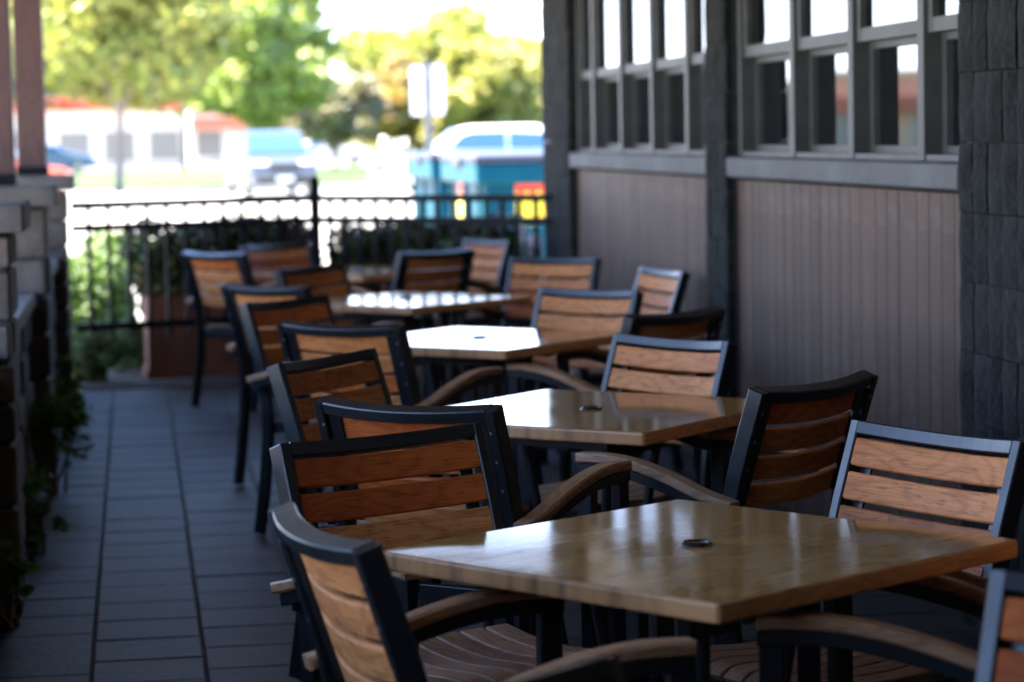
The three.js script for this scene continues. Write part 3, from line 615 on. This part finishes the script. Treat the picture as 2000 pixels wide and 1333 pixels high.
// traffic sign seen from its back
{
  const s = thing('street_sign', 'white rectangular sign on a grey post, seen from behind above the bins', 'sign', [4.13, -0.06, -36]);
  mesh('panel', new RoundedBoxGeometry(0.46, 0.68, 0.012, 2, 0.005).translate(0, 2.16, -0.04), STD({ color: L(0.75, 0.76, 0.78), roughness: 0.35, metalness: 0.0 }), s);
  mesh('post', box(0.11, 2.56, 0.06, 0, 1.28, 0.0, 0.006), STD({ color: L(0.08, 0.085, 0.09), roughness: 0.6 }), s);
  for (const y of [1.95, 2.38]) mesh('bolt', tube([0, y, 0.032], [0, y, 0.042], 0.014, 8), CHROME, s);
}
{
  const b = thing('bollard', 'slim white bollard between the silver car and the street sign', 'bollard', [8.9, -0.06, -92]);
  mesh('post', new THREE.CylinderGeometry(0.11, 0.12, 1.4, 14).translate(0, 0.7, 0), STD({ color: L(0.6, 0.6, 0.6), roughness: 0.6 }), b);
  mesh('cap', new THREE.SphereGeometry(0.112, 14, 8, 0, 6.29, 0, 1.57).translate(0, 1.4, 0), STD({ color: L(0.6, 0.6, 0.6), roughness: 0.6 }), b);
}
{
  const b = thing('kerb_sign', 'small white sign with a red disc on the pale pavement left of the bins', 'sign', [6.15, -0.06, -65]);
  mesh('board', new RoundedBoxGeometry(0.42, 0.72, 0.03, 2, 0.012).translate(0, 0.66, 0), STD({ color: L(0.7, 0.7, 0.7), roughness: 0.5 }), b);
  mesh('disc', new THREE.CylinderGeometry(0.13, 0.13, 0.012, 20).rotateX(Math.PI / 2).translate(0, 0.72, 0.022), STD({ color: L(0.42, 0.03, 0.05), roughness: 0.5 }), b);
  mesh('post', box(0.05, 0.3, 0.05, 0, 0.15, 0), STD({ color: L(0.3, 0.3, 0.3), roughness: 0.6 }), b);
}

// ---- cars
const GLASSC = new THREE.MeshPhysicalMaterial({ color: L(0.02, 0.055, 0.11), roughness: 0.05, ior: 1.7 });
const RUB = STD({ color: L(0.02, 0.02, 0.02), roughness: 0.85 }), RIM = STD({ color: L(0.4, 0.4, 0.42), metalness: 0.8, roughness: 0.3 }), LAMP = new THREE.MeshPhysicalMaterial({ color: L(0.7, 0.72, 0.75), roughness: 0.1, clearcoat: 1 }), TAIL = STD({ color: L(0.45, 0.02, 0.02), roughness: 0.2 });
function car(name, x, z, turn, color, o, label, group) {
  const t = thing(name, label, 'car', [x, -0.03, z], turn, group), W = o.w, belt = o.belt;
  const paint = new THREE.MeshPhysicalMaterial({ color: L(...color), roughness: 0.3, clearcoat: 0.6, clearcoatRoughness: 0.08, metalness: o.metal ?? 0 });
  const taper = (g) => { const p = g.attributes.position; for (let i = 0; i < p.count; i++) { const y = p.getY(i), k = y > belt ? 1 - (y - belt) * 0.30 : 1 - Math.max(0, 0.45 - y) * 0.12; const e = Math.max(0, Math.abs(p.getX(i)) - o.len / 2 + 0.55); p.setZ(i, p.getZ(i) * (k - e * e * 0.28)); } g.computeVertexNormals(); return g; };
  const prof = smoothProf(o.prof);
  const s = new THREE.Shape(prof.map(([a, b]) => new THREE.Vector2(a, b)));
  for (const wx of o.wheels) { const h = new THREE.Path(); h.absarc(wx, 0.33, 0.001, 0, 6.283, true); }
  const g = new THREE.ExtrudeGeometry(s, { depth: W - 0.16, bevelEnabled: true, bevelThickness: 0.08, bevelSize: 0.07, bevelOffset: -0.07, bevelSegments: 4, steps: 6 }); g.translate(0, 0, -(W - 0.16) / 2);
  mesh('body', taper(g), paint, t);
  for (const sd of [-1, 1]) for (const poly of o.glass) {
    const q = new THREE.ExtrudeGeometry(new THREE.Shape(poly.map(([a, b]) => new THREE.Vector2(a, b))), { depth: 0.02, bevelEnabled: false }); q.translate(0, 0, sd > 0 ? W / 2 - 0.012 : -W / 2 - 0.008);
    mesh('side_window', taper(q), GLASSC, t);
  }
  for (const [nm, a, b] of [['windscreen', o.ws[0], o.ws[1]], ['rear_window', o.rw[0], o.rw[1]]]) {
    const dx = b[0] - a[0], dy = b[1] - a[1], l = Math.hypot(dx, dy), nx = (nm === 'windscreen' ? 1 : -1) * Math.abs(dy) / l, ny = Math.abs(dx) / l;
    const hw = (y) => (W / 2 - 0.13) * (1 - Math.max(0, y - belt) * 0.30), pts = [[a[0], a[1], hw(a[1])], [a[0], a[1], -hw(a[1])], [b[0], b[1], -hw(b[1])], [b[0], b[1], hw(b[1])]];
    const f = pts.map(([px, py, pzz]) => [px + nx * 0.03, py + ny * 0.03, pzz]), r = pts.map(([px, py, pzz]) => [px - nx * 0.02, py - ny * 0.02, pzz]);
    const v = []; const quad = (i, j, k, m) => { for (const q of [i, j, k, i, k, m]) v.push(...q); }; quad(f[0], f[1], f[2], f[3]); quad(r[0], r[1], r[2], r[3]); for (let i = 0; i < 4; i++) { const j = (i + 1) % 4; quad(f[i], f[j], r[j], r[i]); }
    const q = new THREE.BufferGeometry(); q.setAttribute('position', new THREE.Float32BufferAttribute(v, 3)); q.computeVertexNormals(); mesh(nm, q, GLASSC, t);
  }
  for (const wx of o.wheels) for (const sd of [-1, 1]) {
    const w = sub('wheel', t); w.position.set(wx, 0.34, sd * (W / 2 - 0.11));
    mesh('tyre', new THREE.TorusGeometry(0.25, 0.095, 8, 22), RUB, w); mesh('rim', new THREE.CylinderGeometry(0.2, 0.2, 0.16, 18).rotateX(Math.PI / 2), RIM, w);
  }
  const fx = o.len / 2;
  for (const sd of [-1, 1]) {
    mesh('headlight', new RoundedBoxGeometry(0.22, 0.16, 0.36, 2, 0.05).translate(fx - 0.16, o.lampY, sd * (W / 2 - 0.36)), LAMP, t);
    mesh('tail_light', new RoundedBoxGeometry(0.12, 0.2, 0.26, 2, 0.04).translate(-fx + 0.12, o.lampY + 0.12, sd * (W / 2 - 0.3)), TAIL, t);
    const mir = mesh('wing_mirror', new RoundedBoxGeometry(0.14, 0.14, 0.22, 2, 0.04).translate(o.ws[0][0] - 0.15, belt + 0.1, sd * (W / 2 + 0.08)), paint, t);
  }
  mesh('grille', new RoundedBoxGeometry(0.08, 0.2, 0.8, 2, 0.03).translate(fx - 0.015, o.lampY - 0.06, 0), RUB, t);
  mesh('bumper', new RoundedBoxGeometry(0.14, 0.2, W - 0.34, 2, 0.05).translate(fx - 0.02, 0.42, 0), RUB, t);
  mesh('number_plate', new THREE.BoxGeometry(0.02, 0.13, 0.42).translate(fx + 0.055, 0.45, 0), STD({ color: L(0.6, 0.6, 0.58), roughness: 0.5 }), t);
}
function smoothProf(p) { const c = new THREE.CatmullRomCurve3(p.map(([a, b]) => V(a, b, 0)), true, 'catmullrom', 0.18); return c.getPoints(70).slice(0, -1).map((q) => [q.x, q.y]); }
const SUVP = { len: 4.5, w: 1.86, belt: 1.02, lampY: 0.82, metal: 0.3, wheels: [-1.36, 1.36], prof: [[-2.2, 0.32], [-2.25, 0.8], [-2.15, 1.05], [-1.85, 1.58], [-1.4, 1.70], [0.1, 1.70], [0.5, 1.60], [1.12, 1.10], [2.0, 0.98], [2.22, 0.80], [2.25, 0.5], [2.15, 0.30]], glass: [[[-1.75, 1.10], [-1.6, 1.52], [-0.75, 1.57], [-0.75, 1.10]], [[-0.68, 1.10], [-0.68, 1.57], [0.15, 1.57], [0.42, 1.50], [0.85, 1.12]]], ws: [[1.12, 1.11], [0.50, 1.61]], rw: [[-2.08, 1.12], [-1.87, 1.55]] };
const SEDP = { len: 4.5, w: 1.78, belt: 0.94, lampY: 0.68, wheels: [-1.35, 1.36], prof: [[-2.2, 0.30], [-2.25, 0.75], [-2.15, 0.95], [-1.55, 1.02], [-0.95, 1.40], [-0.4, 1.45], [0.25, 1.42], [1.0, 0.98], [1.95, 0.86], [2.2, 0.70], [2.22, 0.45], [2.15, 0.28]], glass: [[[-1.2, 1.02], [-0.85, 1.34], [-0.3, 1.37], [-0.3, 1.02]], [[-0.23, 1.02], [-0.23, 1.37], [0.2, 1.34], [0.75, 1.02]]], ws: [[0.94, 1.03], [0.30, 1.39]], rw: [[-1.5, 1.06], [-0.98, 1.37]] };
const face = -Math.PI / 2;   // front towards the viewer
car('parked_car', 3.55, -68, face + 0.12, [0.055, 0.065, 0.082], SUVP, 'silver car with blue windscreen seen from the front, left of the fence post');
car('parked_car', 8.5, -64, Math.PI, [0.72, 0.73, 0.74], SUVP, 'white car seen from the side behind the teal bins');
car('parked_car', -3.75, -66, 0, [0.42, 0.06, 0.02], SEDP, 'orange red car partly hidden by the brown post at left');
const farCars = [[-4.2, -128, 0.2, [0.10, 0.16, 0.30], 'small far blue car between the two brown posts'], [9.8, -131, 0, [0.5, 0.5, 0.52], 'far silver car under the yellow trees'], [15.5, -129, Math.PI, [0.65, 0.65, 0.66], 'far white car at the right under the yellow trees'], [-21, -74, 0.4, [0.35, 0.10, 0.05], 'rust red car beyond the left edge of the picture'], [-27, -70, 0.2, [0.12, 0.13, 0.20], 'dark blue car beyond the left edge of the picture']];
for (const [x, z, a, c, l] of farCars) car('distant_car', x, z, a, c, SEDP, l, 'cars far across the grass');

const SHOPGLASS = STD({ color: L(0.16, 0.16, 0.15), roughness: 0.2 });
// ---- shop building across the street
function shop(x, z, w, d, h, col, band, label, nWin) {
  const b = thing('shop_building', label, 'building', [x, -0.06, z]);
  const wm = STD({ map: stoneTex(col, col.map((c) => c * 0.85), 3, 6), roughness: 0.85 });
  mesh('wall', worldUV(box(w, h, d, 0, h / 2, -d / 2), 0.3), wm, b);
  mesh('parapet', box(w + 0.3, 0.35, 0.4, 0, h + 0.1, -0.05), wm, b);
  if (band) { const m = STD({ color: L(...band), roughness: 0.7 }); mesh('fascia', box(w * 0.96, 0.7, 0.5, 0, h * 0.70, 0.26, 0.03), m, b); }
  const ww = w / nWin;
  for (let i = 0; i < nWin; i++) { const cx = -w / 2 + ww * (i + 0.5); const win = mesh('shop_window', box(ww * 0.7, 1.7, 0.06, cx, 1.25, 0.03), SHOPGLASS, b); mesh('frame', [box(ww * 0.74, 0.1, 0.1, cx, 0.38, 0.04), box(ww * 0.74, 0.1, 0.1, cx, 2.12, 0.04), box(0.1, 1.66, 0.1, cx - ww * 0.36, 1.25, 0.045), box(0.1, 1.66, 0.1, cx + ww * 0.36, 1.25, 0.045)], STD({ color: L(0.5, 0.48, 0.45), roughness: 0.6 }), win); }
}
shop(-4.5, -146, 15, 12, 5.2, [0.62, 0.60, 0.56], [0.50, 0.06, 0.04], 'white shop building with red awning behind the street tree', 6);
shop(7.0, -160, 7, 10, 3.6, [0.55, 0.5, 0.45], [0.50, 0.15, 0.08], 'low pale building with orange fascia behind the silver car', 3);
shop(-34, -96, 26, 12, 3.4, [0.50, 0.33, 0.22], [0.35, 0.10, 0.06], 'tan building with red band beyond the left edge of the picture', 8);

// ---- trees
function tree(name, x, z, o, label, group) {
  const t = thing(name, label, 'tree', [x, -0.06, z], 0, group), br = [];
  br.push(tube([0, 0, 0], [o.lean ?? 0.1, o.clear, 0], o.tr, 10, o.tr * 0.72), tube([o.lean ?? 0.1, o.clear, 0], [0, o.clear + o.h * 0.5, 0], o.tr * 0.72, 8, o.tr * 0.25));
  const lumps = [];
  for (let i = 0; i < o.lumps; i++) { const b = inBall(); const c = [b.x * o.rx * 0.8, o.clear + o.h * 0.5 + b.y * o.h * 0.42, b.z * o.rx * 0.8]; lumps.push([...c, rr(0.18, 0.34) * o.rx]); if (i < 9) br.push(tube([0, o.clear * rr(0.85, 1.15), 0], c, o.tr * 0.35, 6, o.tr * 0.1)); }
  mesh('trunk', br, BARK, t);
  mesh('crown', leafGeo(o.n, () => { const l = pick(lumps), b = inBall(); b.normalize().multiplyScalar(Math.pow(rnd(), 0.45)); const y = l[1] + b.y * l[3] * 0.85; return y < o.clear * 0.7 ? null : V(l[0] + b.x * l[3], y, l[2] + b.z * l[3]); }, o.size, o.cols), LEAF, t);
}
const GREEN = [[0.27, 0.32, 0.04], [0.33, 0.36, 0.045], [0.38, 0.37, 0.055], [0.18, 0.24, 0.03]], DEEP = [[0.19, 0.29, 0.04], [0.25, 0.33, 0.045], [0.31, 0.36, 0.055]], YEL = [[0.32, 0.30, 0.04], [0.26, 0.28, 0.035], [0.36, 0.31, 0.06], [0.20, 0.24, 0.035]], ORA = [[0.40, 0.26, 0.05], [0.36, 0.29, 0.05], [0.32, 0.20, 0.06], [0.28, 0.26, 0.04]], PALE = [[0.20, 0.22, 0.10], [0.25, 0.24, 0.12], [0.30, 0.22, 0.13]];
const TG = 'trees beyond the street';
tree('street_tree', -0.45, -77, { clear: 2.3, h: 7.2, rx: 4.3, tr: 0.16, lumps: 80, n: 15000, size: 0.22, cols: GREEN }, 'yellow green street tree with pale trunk, left of the silver car', TG);
tree('street_tree', 4.6, -98, { clear: 1.1, h: 8.6, rx: 3.7, tr: 0.2, lumps: 70, n: 13000, size: 0.25, cols: DEEP }, 'deeper green tree standing above the silver car', TG);
tree('street_tree', -4.5, -120, { clear: 3.2, h: 9, rx: 6.0, tr: 0.2, lumps: 60, n: 9000, size: 0.34, cols: GREEN }, 'green tree behind the brown posts in front of the shop', TG);
tree('street_tree', 2.6, -135, { clear: 4.6, h: 8, rx: 5.2, tr: 0.2, lumps: 60, n: 9000, size: 0.34, cols: GREEN }, 'green tree rising behind the white shop', TG);
tree('street_tree', 8.7, -112, { clear: 0.9, h: 3.9, rx: 2.5, tr: 0.14, lumps: 40, n: 5500, size: 0.26, cols: PALE }, 'small pale pinkish tree under the gap of white sky', TG);
tree('street_tree', 12.2, -118, { clear: 0.4, h: 5.0, rx: 2.4, tr: 0.16, lumps: 44, n: 7500, size: 0.26, cols: ORA }, 'orange yellow tree left of the street sign', TG);
tree('street_tree', 16.9, -150, { clear: 2.0, h: 7.6, rx: 5.4, tr: 0.22, lumps: 64, n: 11000, size: 0.32, cols: GREEN }, 'tall green tree behind the orange yellow tree', TG);
tree('street_tree', 15.0, -108, { clear: 0.4, h: 5.2, rx: 3.4, tr: 0.18, lumps: 60, n: 11000, size: 0.25, cols: YEL }, 'broad yellow tree right of the street sign, beside the building corner', TG);
tree('street_tree', 19.6, -126, { clear: 1.0, h: 5.6, rx: 3.8, tr: 0.2, lumps: 50, n: 8500, size: 0.28, cols: YEL }, 'yellow green tree partly hidden by the building corner', TG);
tree('street_tree', 9.6, -175, { clear: 1.0, h: 6.4, rx: 4.2, tr: 0.2, lumps: 44, n: 6000, size: 0.36, cols: PALE }, 'far pale green tree on the skyline below the white sky', TG);
// far wooded skyline as one mass
{
  const lumps = []; for (let i = 0; i < 90; i++) lumps.push([rr(-16, 60), rr(0.5, 3.6), rr(-6, 6), rr(1.2, 2.6)]);
  const g = leafGeo(14000, () => { const l = pick(lumps), b = inBall(); return V(l[0] + b.x * l[3], Math.max(0.1, l[1] + b.y * l[3]), l[2] + b.z * l[3]); }, 0.4, [...GREEN, ...PALE, ...YEL]);
  const o = mesh('distant_wood', g, LEAF); o.position.set(0, -0.06, -215); tag(o, 'far hazy belt of trees along the horizon', 'trees', null, 'stuff');
}

renderer.render(scene, camera);
